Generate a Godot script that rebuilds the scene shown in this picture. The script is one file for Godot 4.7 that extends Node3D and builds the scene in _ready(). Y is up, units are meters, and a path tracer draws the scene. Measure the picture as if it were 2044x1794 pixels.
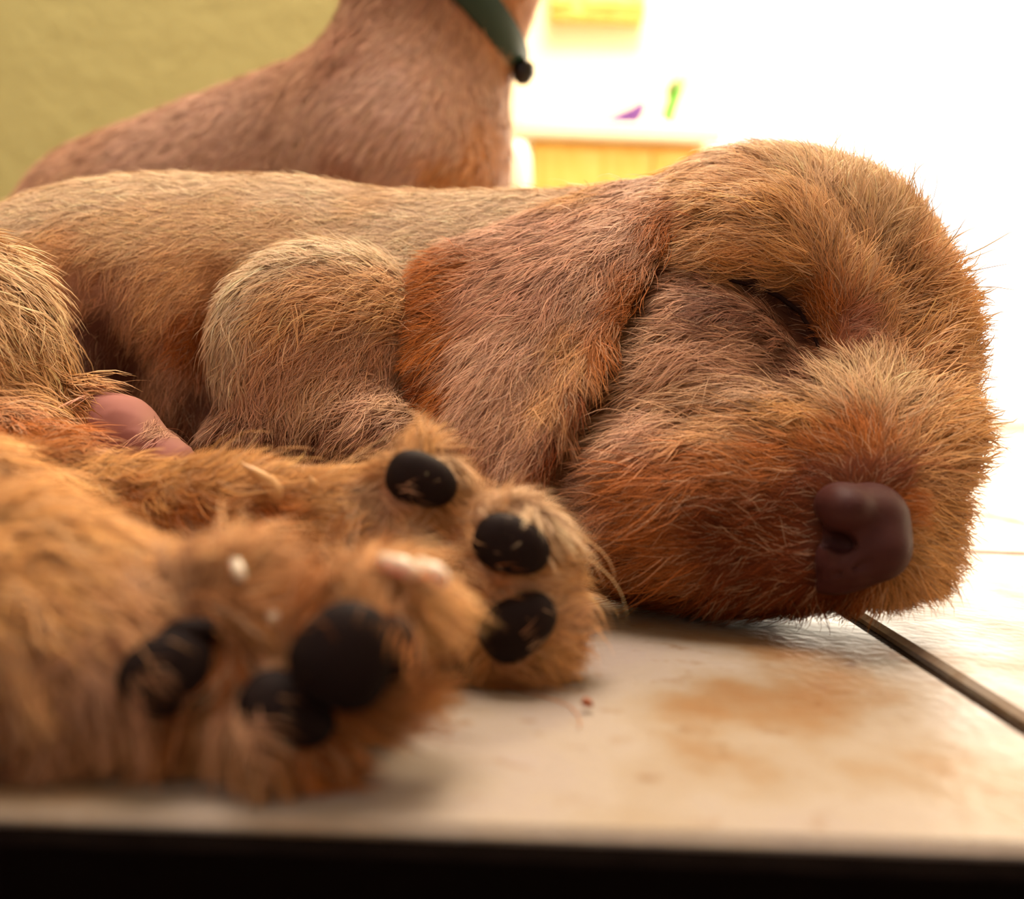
extends Node3D
# A puppy asleep on a tiled step, its mother behind it, a bright kitchen beyond.

const F := 1924.0          # focal length in pixels of the 2044 x 1794 frame
const FUR := true
var co := Vector3(0, 0.068, 0)
var cb := Basis()
var rng := RandomNumberGenerator.new()

# ---------------------------------------------------------------- helpers
func P(px: float, py: float, d: float) -> Vector3:      # a point at distance d along the lens axis
	return co + cb * Vector3((px - 1022.0) / F * d, -(py - 897.0) / F * d, -d)

func to_px(p: Vector3) -> Vector3:
	var q: Vector3 = (p - co) * cb
	return Vector3(1022.0 - q.x / q.z * F, 897.0 + q.y / q.z * F, -q.z)

func lin(r: float, g: float, b: float) -> Color:        # 0..255 sRGB to linear
	return Color(r / 255.0, g / 255.0, b / 255.0).srgb_to_linear()

func srgb(r: float, g: float, b: float) -> Color:
	return Color(r / 255.0, g / 255.0, b / 255.0)

var taken := {}
func numbered(called: String) -> String:
	var n: int = taken.get(called, 0)
	taken[called] = n + 1
	return called if n == 0 else "%s_%03d" % [called, n]

func thing(called: String, label: String, category: String, at := Vector3.ZERO) -> Node3D:
	var o := Node3D.new()
	o.name = numbered(called)
	o.position = at
	o.set_meta("label", label)
	o.set_meta("category", category)
	add_child(o)
	return o

func part(called: String, mesh: Mesh, mat: Material, parent: Node3D, at := Vector3.ZERO) -> MeshInstance3D:
	var o := MeshInstance3D.new()
	o.name = called
	o.mesh = mesh
	o.material_override = mat
	o.position = at
	parent.add_child(o, true)
	return o

func struct(called: String, mesh: Mesh, mat: Material, at := Vector3.ZERO, label := "") -> MeshInstance3D:
	var o := part(called, mesh, mat, self, at)
	o.set_meta("kind", "structure")
	if label != "":
		o.set_meta("label", label)
	return o

func mat(c: Color, rough := 0.6, spec := 0.5) -> StandardMaterial3D:
	var m := StandardMaterial3D.new()
	m.albedo_color = c
	m.roughness = rough
	m.metallic_specular = spec
	return m

func noise_tex(freq: float, ramp: Array, seed_n: int, octaves := 4, size := 1024, normal := false, bump := 4.0) -> NoiseTexture2D:
	var n := FastNoiseLite.new()
	n.seed = seed_n
	n.frequency = freq
	n.fractal_octaves = octaves
	n.noise_type = FastNoiseLite.TYPE_SIMPLEX_SMOOTH
	var t := NoiseTexture2D.new()
	t.width = size
	t.height = size
	t.seamless = true
	t.noise = n
	if normal:
		t.as_normal_map = true
		t.bump_strength = bump
	elif ramp.size() > 0:
		var g := Gradient.new()
		var offs := PackedFloat32Array()
		var cols := PackedColorArray()
		for r in ramp:
			offs.append(r[0])
			cols.append(r[1])
		g.offsets = offs
		g.colors = cols
		t.color_ramp = g
	return t

func bevel_box(s: Vector3, b: float) -> ArrayMesh:       # a box with chamfered edges, centred
	var st := SurfaceTool.new()
	st.begin(Mesh.PRIMITIVE_TRIANGLES)
	st.set_smooth_group(-1)
	var h := s * 0.5
	var faces := []
	for ax in 3:
		for sg in [-1.0, 1.0]:
			var u := (ax + 1) % 3
			var v := (ax + 2) % 3
			var q := []
			for c in [[-1, -1], [1, -1], [1, 1], [-1, 1]]:
				var p := Vector3()
				p[ax] = sg * h[ax]
				p[u] = c[0] * (h[u] - b)
				p[v] = c[1] * (h[v] - b)
				q.append(p)
			faces.append(q)
	for ax in 3:
		var u := (ax + 1) % 3
		var v := (ax + 2) % 3
		for su in [-1.0, 1.0]:
			for sv in [-1.0, 1.0]:
				var a := Vector3()
				var c := Vector3()
				a[u] = su * h[u]
				a[v] = sv * (h[v] - b)
				c[u] = su * (h[u] - b)
				c[v] = sv * h[v]
				var l: float = h[ax] - b
				var q := []
				for k in [[a, -l], [a, l], [c, l], [c, -l]]:
					var p: Vector3 = k[0]
					p[ax] = k[1]
					q.append(p)
				faces.append(q)
	for sx in [-1.0, 1.0]:
		for sy in [-1.0, 1.0]:
			for sz in [-1.0, 1.0]:
				faces.append([Vector3(sx * h.x, sy * (h.y - b), sz * (h.z - b)), Vector3(sx * (h.x - b), sy * h.y, sz * (h.z - b)), Vector3(sx * (h.x - b), sy * (h.y - b), sz * h.z)])
	for q in faces:
		var mid := Vector3()
		for p in q:
			mid += p
		var n: Vector3 = (q[1] - q[0]).cross(q[2] - q[0])
		for k in range(1, q.size() - 1):
			var tri := [q[0], q[k], q[k + 1]]
			if n.dot(mid) > 0.0:
				tri = [q[0], q[k + 1], q[k]]
			for p in tri:
				st.add_vertex(p)
	st.generate_normals()
	return st.commit()

func tube(pts: Array, radii: Array, sides := 10) -> ArrayMesh:   # a swept round section with closed ends
	var st := SurfaceTool.new()
	st.begin(Mesh.PRIMITIVE_TRIANGLES)
	st.set_smooth_group(0)
	var n := pts.size()
	var up := Vector3(0.13, 0.97, 0.21).normalized()
	for i in n:
		var t: Vector3 = (pts[mini(i + 1, n - 1)] - pts[maxi(i - 1, 0)]).normalized()
		var a := t.cross(up).normalized()
		var b := a.cross(t)
		for k in sides:
			var an := TAU * k / sides
			st.add_vertex(pts[i] + (a * cos(an) + b * sin(an)) * radii[i])
	st.add_vertex(pts[0])
	st.add_vertex(pts[n - 1])
	for i in n - 1:
		for k in sides:
			var k2 := (k + 1) % sides
			for v in [i * sides + k, i * sides + k2, (i + 1) * sides + k, (i + 1) * sides + k, i * sides + k2, (i + 1) * sides + k2]:
				st.add_index(v)
	for k in sides:
		var k2 := (k + 1) % sides
		for v in [n * sides, k2, k, n * sides + 1, (n - 1) * sides + k, (n - 1) * sides + k2]:
			st.add_index(v)
	st.generate_normals()
	return st.commit()

func lathe(profile: Array, sides := 32) -> ArrayMesh:            # [radius, height] pairs from the bottom up
	var st := SurfaceTool.new()
	st.begin(Mesh.PRIMITIVE_TRIANGLES)
	var n := profile.size()
	for i in n:
		for k in sides:
			var an := TAU * k / sides
			st.add_vertex(Vector3(cos(an) * profile[i][0], profile[i][1], sin(an) * profile[i][0]))
	for i in n - 1:
		for k in sides:
			var k2 := (k + 1) % sides
			for v in [i * sides + k, i * sides + k2, (i + 1) * sides + k, (i + 1) * sides + k, i * sides + k2, (i + 1) * sides + k2]:
				st.add_index(v)
	st.generate_normals()
	return st.commit()

# ---------------------------------------------------------------- distance fields and surface nets
class Field:
	var kind := PackedInt32Array()     # 0 ellipsoid, 1 tapered capsule, 2 carved capsule
	var ca := PackedVector3Array()
	var cc := PackedVector3Array()
	var bx: Array[Basis] = []
	var rr := PackedVector3Array()
	var kk := PackedFloat32Array()
	var all := PackedInt32Array()
	var cell := 0.003
	var lo := Vector3()
	var nx := 0
	var ny := 0
	var nz := 0
	var val := PackedFloat32Array()
	var blocks: Array[Vector3i] = []
	var lists := []
	var results := []
	var verts := PackedVector3Array()
	var norms := PackedVector3Array()
	var index := PackedInt32Array()

	func ellipsoid(c: Vector3, b: Basis, r: Vector3, k: float) -> void:
		kind.append(0); ca.append(c); cc.append(c); bx.append(b); rr.append(r); kk.append(k); all.append(all.size())

	func cone(a: Vector3, b: Vector3, ra: float, rb: float, k: float, carve := false) -> void:
		kind.append(2 if carve else 1); ca.append(a); cc.append(b - a); bx.append(Basis()); rr.append(Vector3(ra, rb, 0)); kk.append(k); all.append(all.size())

	func one(i: int, p: Vector3) -> float:
		if kind[i] == 0:
			var q: Vector3 = (p - ca[i]) * bx[i]
			var r := rr[i]
			var u := q / r
			var v := u / r
			var k0 := u.length()
			var k1 := v.length()
			if k1 < 1e-9:
				return -minf(r.x, minf(r.y, r.z))
			return k0 * (k0 - 1.0) / k1
		var w := p - ca[i]
		var ba := cc[i]
		var h := clampf(w.dot(ba) / ba.length_squared(), 0.0, 1.0)
		return (w - ba * h).length() - lerpf(rr[i].x, rr[i].y, h)

	func ev(p: Vector3, list: PackedInt32Array) -> float:
		var d := 1.0
		for i in list:
			var e := one(i, p)
			var k := kk[i]
			if kind[i] == 2:
				e = -e
				var h2 := maxf(k - absf(d - e), 0.0) / k
				d = maxf(d, e) + h2 * h2 * k * 0.25
			else:
				var h := maxf(k - absf(d - e), 0.0) / k
				d = minf(d, e) - h * h * k * 0.25
		return d

	func grad(p: Vector3, list: PackedInt32Array) -> Vector3:
		var e := 0.0015
		return Vector3(ev(p + Vector3(e, 0, 0), list) - ev(p - Vector3(e, 0, 0), list), ev(p + Vector3(0, e, 0), list) - ev(p - Vector3(0, e, 0), list), ev(p + Vector3(0, 0, e), list) - ev(p - Vector3(0, 0, e), list)).normalized()

	func hit(o: Vector3, dir: Vector3) -> Vector3:       # sphere tracing; INF where nothing is met
		var t := 0.1
		for i in 160:
			var p := o + dir * t
			var d := ev(p, all)
			if d < 0.0003:
				return p
			t += d * 0.7
			if t > 2.5:
				break
		return Vector3.INF

	func run_block(n: int) -> void:
		var b := blocks[n]
		var list: PackedInt32Array = lists[n]
		var out := PackedFloat32Array()
		out.resize(512)
		var o := lo + Vector3(b * 8) * cell
		for sub in 8:
			var s := Vector3i(sub & 1, (sub >> 1) & 1, sub >> 2) * 4
			var m := ev(o + (Vector3(s) + Vector3(1.5, 1.5, 1.5)) * cell, list)
			var far := absf(m) > cell * 7.5
			for z in range(s.z, s.z + 4):
				for y in range(s.y, s.y + 4):
					var at := z * 64 + y * 8 + s.x
					for x in range(s.x, s.x + 4):
						out[at] = m if far else ev(o + Vector3(x, y, z) * cell, list)
						at += 1
		results[n] = out

	func build(low: Vector3, high: Vector3, size: float) -> void:
		cell = size
		lo = low
		var bn := Vector3i(((high - low) / (cell * 8.0)).ceil())
		nx = bn.x * 8; ny = bn.y * 8; nz = bn.z * 8
		val.resize(nx * ny * nz)
		val.fill(1.0)
		var half := cell * 4.0
		var diag := half * 1.7321
		for bz in bn.z:
			for by in bn.y:
				for bx_ in bn.x:
					var c := lo + Vector3(bx_, by, bz) * cell * 8.0 + Vector3(half, half, half)
					var d := ev(c, all)
					if absf(d) > diag * 1.8:
						if d < 0.0:
							fill(Vector3i(bx_, by, bz), -1.0)
						continue
					var list := PackedInt32Array()
					for i in all:
						if kind[i] == 2 or one(i, c) < d + diag * 2.4 + kk[i]:
							list.append(i)
					blocks.append(Vector3i(bx_, by, bz))
					lists.append(list)
		results.resize(blocks.size())
		var id := WorkerThreadPool.add_group_task(run_block, blocks.size())
		WorkerThreadPool.wait_for_group_task_completion(id)
		for n in blocks.size():
			var out: PackedFloat32Array = results[n]
			var b := blocks[n]
			var at := 0
			for z in 8:
				for y in 8:
					var row := ((b.z * 8 + z) * ny + b.y * 8 + y) * nx + b.x * 8
					for x in 8:
						val[row + x] = out[at]
						at += 1
		results.clear()
		nets()

	func fill(b: Vector3i, v: float) -> void:
		for z in 8:
			for y in 8:
				var row := ((b.z * 8 + z) * ny + b.y * 8 + y) * nx + b.x * 8
				for x in 8:
					val[row + x] = v

	func nets() -> void:
		var id := PackedInt32Array()
		id.resize(nx * ny * nz)
		id.fill(-1)
		var sy := nx
		var sz := nx * ny
		var order := PackedInt32Array()
		for b in blocks:
			for z in range(maxi(b.z * 8 - 1, 0), mini(b.z * 8 + 8, nz - 1)):
				for y in range(maxi(b.y * 8 - 1, 0), mini(b.y * 8 + 8, ny - 1)):
					for x in range(maxi(b.x * 8 - 1, 0), mini(b.x * 8 + 8, nx - 1)):
						var i := z * sz + y * sy + x
						if id[i] >= 0:
							continue
						var v0 := val[i]; var v1 := val[i + 1]; var v2 := val[i + sy]; var v3 := val[i + sy + 1]
						var v4 := val[i + sz]; var v5 := val[i + sz + 1]; var v6 := val[i + sz + sy]; var v7 := val[i + sz + sy + 1]
						var s := int(v0 < 0) + int(v1 < 0) + int(v2 < 0) + int(v3 < 0) + int(v4 < 0) + int(v5 < 0) + int(v6 < 0) + int(v7 < 0)
						if s == 0 or s == 8:
							continue
						var sum := Vector3()
						var n := 0
						if (v0 < 0) != (v1 < 0): sum += Vector3(v0 / (v0 - v1), 0, 0); n += 1
						if (v2 < 0) != (v3 < 0): sum += Vector3(v2 / (v2 - v3), 1, 0); n += 1
						if (v4 < 0) != (v5 < 0): sum += Vector3(v4 / (v4 - v5), 0, 1); n += 1
						if (v6 < 0) != (v7 < 0): sum += Vector3(v6 / (v6 - v7), 1, 1); n += 1
						if (v0 < 0) != (v2 < 0): sum += Vector3(0, v0 / (v0 - v2), 0); n += 1
						if (v1 < 0) != (v3 < 0): sum += Vector3(1, v1 / (v1 - v3), 0); n += 1
						if (v4 < 0) != (v6 < 0): sum += Vector3(0, v4 / (v4 - v6), 1); n += 1
						if (v5 < 0) != (v7 < 0): sum += Vector3(1, v5 / (v5 - v7), 1); n += 1
						if (v0 < 0) != (v4 < 0): sum += Vector3(0, 0, v0 / (v0 - v4)); n += 1
						if (v1 < 0) != (v5 < 0): sum += Vector3(1, 0, v1 / (v1 - v5)); n += 1
						if (v2 < 0) != (v6 < 0): sum += Vector3(0, 1, v2 / (v2 - v6)); n += 1
						if (v3 < 0) != (v7 < 0): sum += Vector3(1, 1, v3 / (v3 - v7)); n += 1
						id[i] = verts.size()
						order.append(i)
						verts.append(lo + (Vector3(x, y, z) + sum / n) * cell)
		for i in order:
			var v := val[i] < 0
			if v != (val[i + 1] < 0):
				quad(id[i], id[i - sy], id[i - sy - sz], id[i - sz], v)
			if v != (val[i + sy] < 0):
				quad(id[i], id[i - sz], id[i - sz - 1], id[i - 1], v)
			if v != (val[i + sz] < 0):
				quad(id[i], id[i - 1], id[i - 1 - sy], id[i - sy], v)
		norms.resize(verts.size())
		for k in range(0, index.size(), 3):
			var a := index[k]; var b := index[k + 1]; var c := index[k + 2]
			var nn := (verts[c] - verts[a]).cross(verts[b] - verts[a])
			norms[a] += nn; norms[b] += nn; norms[c] += nn
		for k in norms.size():
			norms[k] = norms[k].normalized()
		val = PackedFloat32Array()

	func quad(a: int, b: int, c: int, d: int, inside: bool) -> void:
		if a < 0 or b < 0 or c < 0 or d < 0:
			return
		if inside:
			index.append_array(PackedInt32Array([a, c, b, a, d, c]))
		else:
			index.append_array(PackedInt32Array([a, b, c, a, c, d]))

	func mesh(colors := PackedColorArray()) -> ArrayMesh:
		var a := []
		a.resize(Mesh.ARRAY_MAX)
		a[Mesh.ARRAY_VERTEX] = verts
		a[Mesh.ARRAY_NORMAL] = norms
		if colors.size():
			a[Mesh.ARRAY_COLOR] = colors
		a[Mesh.ARRAY_INDEX] = index
		var m := ArrayMesh.new()
		m.add_surface_from_arrays(Mesh.PRIMITIVE_TRIANGLES, a)
		return m

# field primitives given by picture place, distance and picture size (turned by deg in the picture plane)
func egg(f: Field, px: float, py: float, d: float, rx: float, ry: float, rz: float, deg := 0.0, k := 0.012, yaw := 0.0) -> void:
	var b := cb * Basis(Vector3(0, 0, 1), deg_to_rad(-deg)) * Basis(Vector3(0, 1, 0), deg_to_rad(yaw))
	f.ellipsoid(P(px, py, d), b, Vector3(rx * d / F, ry * d / F, rz), k)

func limb(f: Field, a: Array, b: Array, k := 0.012, carve := false) -> void:      # [px, py, d, radius in px]
	f.cone(P(a[0], a[1], a[2]), P(b[0], b[1], b[2]), a[3] * a[2] / F, b[3] * b[2] / F, k, carve)

# ---------------------------------------------------------------- grooming
class Groom:                     # guides: where hair points, how long it is and what colour it has
	var gp := PackedVector3Array()
	var gt := PackedVector3Array()
	var gl := PackedFloat32Array()      # length, m
	var gu := PackedFloat32Array()      # lift, rad
	var gd := PackedFloat32Array()      # density factor
	var gw := PackedFloat32Array()      # waviness
	var gc := PackedColorArray()
	# locks
	var lp := PackedVector3Array()
	var ln := PackedVector3Array()
	var lseed := PackedInt32Array()
	var results := []
	var chunk := 400
	var per := 8
	var width := 0.00028
	var rad := 0.0026
	var seg := 4
	var noise: FastNoiseLite
	var eye := Vector3()
	var clump := 0.82
	var droop := 1.5
	var raised := 0.0        # how far the roots stand off the mesh
	var calm := 1.0          # how unruly the coat is
	var floor_y := 0.0006

	func add(p: Vector3, t: Vector3, length: float, lift: float, dens: float, wave: float, c: Color) -> void:
		gp.append(p); gt.append(t); gl.append(length); gu.append(lift); gd.append(dens); gw.append(wave); gc.append(c)

	var gv := PackedVector3Array()
	var vres := []
	func look_chunk(n: int) -> void:
		var dens := PackedFloat32Array()
		var cols := PackedColorArray()
		for j in range(n * 1000, mini(n * 1000 + 1000, gv.size())):
			var p := gv[j]
			var sw := 0.0
			var sd := 0.0
			var c := Color(0, 0, 0)
			for i in gp.size():
				var q := p.distance_squared_to(gp[i]) + 4e-6
				var w := 1.0 / (q * q)
				sw += w
				sd += w * gd[i]
				c += gc[i] * w
			dens.append(maxf(sd / sw, 0.0))
			cols.append(c / sw)
		vres[n] = [dens, cols]

	func look(verts: PackedVector3Array) -> Array:      # [density, colour] at every vertex
		gv = verts
		var parts := int(ceil(verts.size() / 1000.0))
		vres.resize(parts)
		var id := WorkerThreadPool.add_group_task(look_chunk, parts)
		WorkerThreadPool.wait_for_group_task_completion(id)
		var dens := PackedFloat32Array()
		var cols := PackedColorArray()
		for r in vres:
			dens.append_array(r[0])
			cols.append_array(r[1])
		return [dens, cols]

	func run(n: int) -> void:
		var r := RandomNumberGenerator.new()
		var from := n * chunk
		var to := mini(from + chunk, lp.size())
		var count := (to - from) * per
		var vs := PackedVector3Array()
		var ns := PackedVector3Array()
		var cs := PackedColorArray()
		var ix := PackedInt32Array()
		var vper := seg * 2 + 1
		vs.resize(count * vper); ns.resize(count * vper); cs.resize(count * vper)
		ix.resize(count * (seg * 2 - 1) * 3)
		var vi := 0
		var ii := 0
		var cur := PackedVector3Array()
		cur.resize(seg + 1)
		for l in range(from, to):
			r.seed = lseed[l]
			var nn := ln[l]
			var p := lp[l] + nn * raised
			var sw := 0.0
			var t := Vector3()
			var length := 0.0
			var lift := 0.0
			var wave := 0.0
			var col := Color(0, 0, 0, 0)
			for i in gp.size():
				var q := p.distance_squared_to(gp[i]) + 4e-6
				var w := 1.0 / (q * q)
				sw += w
				t += gt[i] * w
				length += gl[i] * w
				lift += gu[i] * w
				wave += gw[i] * w
				col += gc[i] * w
			length /= sw; lift /= sw; wave /= sw
			col = col / sw
			var n1 := noise.get_noise_3dv(p * 45.0)
			var n2 := noise.get_noise_3dv(p * 190.0 + Vector3(7, 3, 9))
			var n3 := noise.get_noise_3dv(p * 110.0 + Vector3(70, 30, 19))
			t = t - nn * t.dot(nn)
			if t.length() < 1e-6:
				t = nn.cross(Vector3(0.3, 0.5, 0.8))
			t = t.normalized()
			t = t.rotated(nn, (n1 * 0.55 + n2 * 0.7 + r.randfn(0.0, 0.13)) * calm)
			var side := nn.cross(t)
			length *= (1.0 + 0.35 * n3) * r.randf_range(0.75, 1.2)
			lift = maxf(lift * (1.0 + 0.5 * n2 * calm) + r.randfn(0.0, 0.06 * calm), 0.03)
			var ph := r.randf() * TAU
			var bend := r.randfn(0.0, 0.35) * (0.4 + wave) + n3 * 0.8 * wave
			var lockv := 1.0 + (0.22 * n3 + r.randfn(0.0, 0.07)) * calm
			var thick := width * clampf(length / 0.011, 0.6, 2.2)
			var away := clampf(eye.distance_to(p) / 0.33, 0.85, 2.4)
			for k in per:
				var len_k := length * r.randf_range(0.62, 1.12)
				var ox := r.randf_range(-1.0, 1.0) * rad * away
				var oy := r.randf_range(-1.0, 1.0) * rad * away
				var jt := r.randfn(0.0, 0.11)
				var jl := r.randfn(0.0, 0.09)
				var loose := r.randf() < 0.09
				if loose:
					jt *= 3.0
					jl = absf(jl) * 2.2
					len_k *= 1.15
				var pos := p + side * ox + t * oy - nn * (ox * ox + oy * oy) * 8.0
				var step := len_k / seg
				var tk := (t + side * jt).normalized()
				for s in seg + 1:
					var f := float(s) / seg
					cur[s] = pos
					var a := (lift + jl) * (1.15 - droop * f)
					var dir := tk * cos(a) + nn * sin(a) + side * (bend * (f - 0.2) + wave * 0.8 * sin(ph + f * 5.0))
					pos += dir.normalized() * step - side * (ox * clump / seg)
					pos.y -= step * 0.10 * f
					if pos.y < floor_y:
						pos.y = floor_y
				var g := lockv * (1.0 + r.randfn(0.0, 0.13))
				var ck := Color(col.r * g, col.g * g * (1.0 + r.randfn(0.0, 0.02)), col.b * g * (1.0 + r.randfn(0.0, 0.04)))
				var pick := r.randf()
				if pick < 0.13:
					ck = ck.lerp(Color(0.86, 0.70, 0.52), 0.45)
				elif pick < 0.22:
					ck = ck * 0.62
				var tw := r.randf_range(-0.5, 0.5)
				var base := vi
				var w0 := thick * away * r.randf_range(0.6, 1.15)
				for s in seg + 1:
					var f := float(s) / seg
					var d := cur[mini(s + 1, seg)] - cur[maxi(s - 1, 0)]
					d = d.normalized()
					var ax := d.cross(nn)
					if ax.length_squared() < 1e-4:
						ax = side
					ax = (ax.normalized() * cos(tw) + nn * sin(tw)).normalized()
					var nv := (nn - d * nn.dot(d) * 0.6)
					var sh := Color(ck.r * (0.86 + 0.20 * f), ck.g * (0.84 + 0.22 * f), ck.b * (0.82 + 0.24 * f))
					if s == seg:
						vs[vi] = cur[s]
						ns[vi] = nv.normalized()
						cs[vi] = sh
						vi += 1
					else:
						var w := w0 * (1.0 - 0.75 * f * f)
						vs[vi] = cur[s] - ax * w * 0.5
						ns[vi] = (nv - ax * 0.7).normalized()
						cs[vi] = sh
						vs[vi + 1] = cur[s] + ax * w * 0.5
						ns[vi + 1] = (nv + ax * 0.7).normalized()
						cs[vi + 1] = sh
						vi += 2
				for s in seg - 1:
					var b := base + s * 2
					ix[ii] = b; ix[ii + 1] = b + 2; ix[ii + 2] = b + 1
					ix[ii + 3] = b + 1; ix[ii + 4] = b + 2; ix[ii + 5] = b + 3
					ii += 6
				var e := base + (seg - 1) * 2
				ix[ii] = e; ix[ii + 1] = e + 2; ix[ii + 2] = e + 1
				ii += 3
		results[n] = [vs, ns, cs, ix]

	func build() -> ArrayMesh:
		var parts := int(ceil(lp.size() / float(chunk)))
		results.resize(parts)
		var id := WorkerThreadPool.add_group_task(run, parts)
		WorkerThreadPool.wait_for_group_task_completion(id)
		var vs := PackedVector3Array()
		var ns := PackedVector3Array()
		var cs := PackedColorArray()
		var ix := PackedInt32Array()
		for k in parts:
			var got: Array = results[k]
			var off := vs.size()
			vs.append_array(got[0]); ns.append_array(got[1]); cs.append_array(got[2])
			var more: PackedInt32Array = got[3]
			for j in more.size():
				more[j] += off
			ix.append_array(more)
		results.clear()
		var a := []
		a.resize(Mesh.ARRAY_MAX)
		a[Mesh.ARRAY_VERTEX] = vs
		a[Mesh.ARRAY_NORMAL] = ns
		a[Mesh.ARRAY_COLOR] = cs
		a[Mesh.ARRAY_INDEX] = ix
		var m := ArrayMesh.new()
		m.add_surface_from_arrays(Mesh.PRIMITIVE_TRIANGLES, a)
		return m

# spreads locks over a mesh, thinner where it looks away from the camera's side of the room
func scatter(g: Groom, verts: PackedVector3Array, norms: PackedVector3Array, index: PackedInt32Array, rho: float, dens: PackedFloat32Array) -> void:
	for k in range(0, index.size(), 3):
		var ia := index[k]
		var ib := index[k + 1]
		var ic := index[k + 2]
		var a := verts[ia]
		var b := verts[ib]
		var c := verts[ic]
		var dn := (dens[ia] + dens[ib] + dens[ic]) / 3.0
		if dn <= 0.01:
			continue
		var mid := (a + b + c) / 3.0
		var area := (b - a).cross(c - a).length() * 0.5
		var facing := norms[ia].dot((co - mid).normalized())
		var s := to_px(mid)
		var w := rho * area * dn / pow(maxf(s.z, 0.30) / 0.33, 1.7)
		if facing < -0.25:
			w *= 0.12
		elif facing < 0.25:
			w *= 0.7
		if s.x < -130 or s.x > 2150 or s.y < -130 or s.y > 1900:
			w *= 0.12
		var n := int(w + rng.randf())
		for j in n:
			var u := rng.randf()
			var v := rng.randf()
			if u + v > 1.0:
				u = 1.0 - u
				v = 1.0 - v
			g.lp.append(a + (b - a) * u + (c - a) * v)
			g.ln.append((norms[ia] * (1.0 - u - v) + norms[ib] * u + norms[ic] * v).normalized())
			g.lseed.append(rng.randi() & 0x7fffffff)

# ---------------------------------------------------------------- the scene
func _ready() -> void:
	rng.seed = 20
	camera_and_light()
	room()
	kitchen()
	mother_dog()
	puppy()
	crumbs()

func camera_and_light() -> void:
	cb = Basis(Vector3(1, 0, 0), -0.0525) * Basis(Vector3(0, 0, 1), 0.035)
	var cam := Camera3D.new()
	cam.name = "camera"
	cam.transform = Transform3D(cb, co)
	var ca := CameraAttributesPhysical.new()
	ca.frustum_focal_length = 12.0 * F / 897.0
	ca.frustum_focus_distance = 0.325
	ca.frustum_near = 0.02
	ca.frustum_far = 60.0
	ca.exposure_aperture = 5.2
	cam.attributes = ca
	add_child(cam)
	cam.current = true

	var env := Environment.new()
	env.background_mode = Environment.BG_SKY
	var sky := Sky.new()
	var sm := ProceduralSkyMaterial.new()
	sm.sky_top_color = Color(0.93, 0.95, 1.0)
	sm.sky_horizon_color = Color(1.0, 0.97, 0.90)
	sm.ground_horizon_color = Color(0.9, 0.86, 0.78)
	sm.ground_bottom_color = Color(0.7, 0.66, 0.6)
	sm.sky_energy_multiplier = 1.06
	sm.ground_energy_multiplier = 0.8
	sky.sky_material = sm
	env.sky = sky
	env.tonemap_mode = Environment.TONE_MAPPER_LINEAR
	env.tonemap_exposure = 2.6
	env.sdfgi_enabled = true
	env.ssao_enabled = true
	env.ssil_enabled = true
	var we := WorldEnvironment.new()
	we.name = "environment"
	we.environment = env
	add_child(we)

	# daylight of the wide garden door at the back right, just inside its glass
	area("door_daylight", Vector3(1.45, 1.12, -3.18), Vector3(0, 1.0, 0.0), Vector2(1.6, 2.1), 5.2, Color(1.0, 0.93, 0.82), Vector3(0.2, 0.3, -0.3))
	# fill light added behind and left of the camera, in a made-up window
	area("added_fill_light", Vector3(-1.2, 1.45, 1.88), Vector3(0, 1, 0), Vector2(1.5, 1.0), 0.2, Color(1.0, 0.88, 0.86), Vector3(-0.1, 0.1, -0.3))
	# overhead light added above the step; the roof window round it is made up
	area("added_top_light", Vector3(-0.1, 2.44, -0.8), Vector3(0, 0, 1), Vector2(1.2, 1.2), 3.3, Color(1.0, 0.90, 0.81), Vector3(-0.1, 0.0, -0.8))

func area(called: String, at: Vector3, up: Vector3, size: Vector2, energy: float, c: Color, look: Vector3) -> void:
	var l := AreaLight3D.new()
	l.name = called
	l.area_size = size
	l.light_energy = energy
	l.light_color = c
	l.shadow_enabled = true
	l.area_range = 12.0
	l.area_attenuation = 2.0
	var to := Vector3(0, -1, 0) if absf(up.z) > 0.5 else Vector3(0, 0, signf(look.z - at.z))
	l.look_at_from_position(at, at + to, up)
	add_child(l)

func slab(a: Vector3, b: Vector3) -> Array:      # [mesh, centre] of a box between two corners
	return [bevel_box((b - a).abs(), 0.002), (a + b) * 0.5]

func wall(called: String, a: Vector3, b: Vector3, m: Material, label: String) -> void:
	var s := slab(a, b)
	struct(called, s[0], m, s[1], label)

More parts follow.
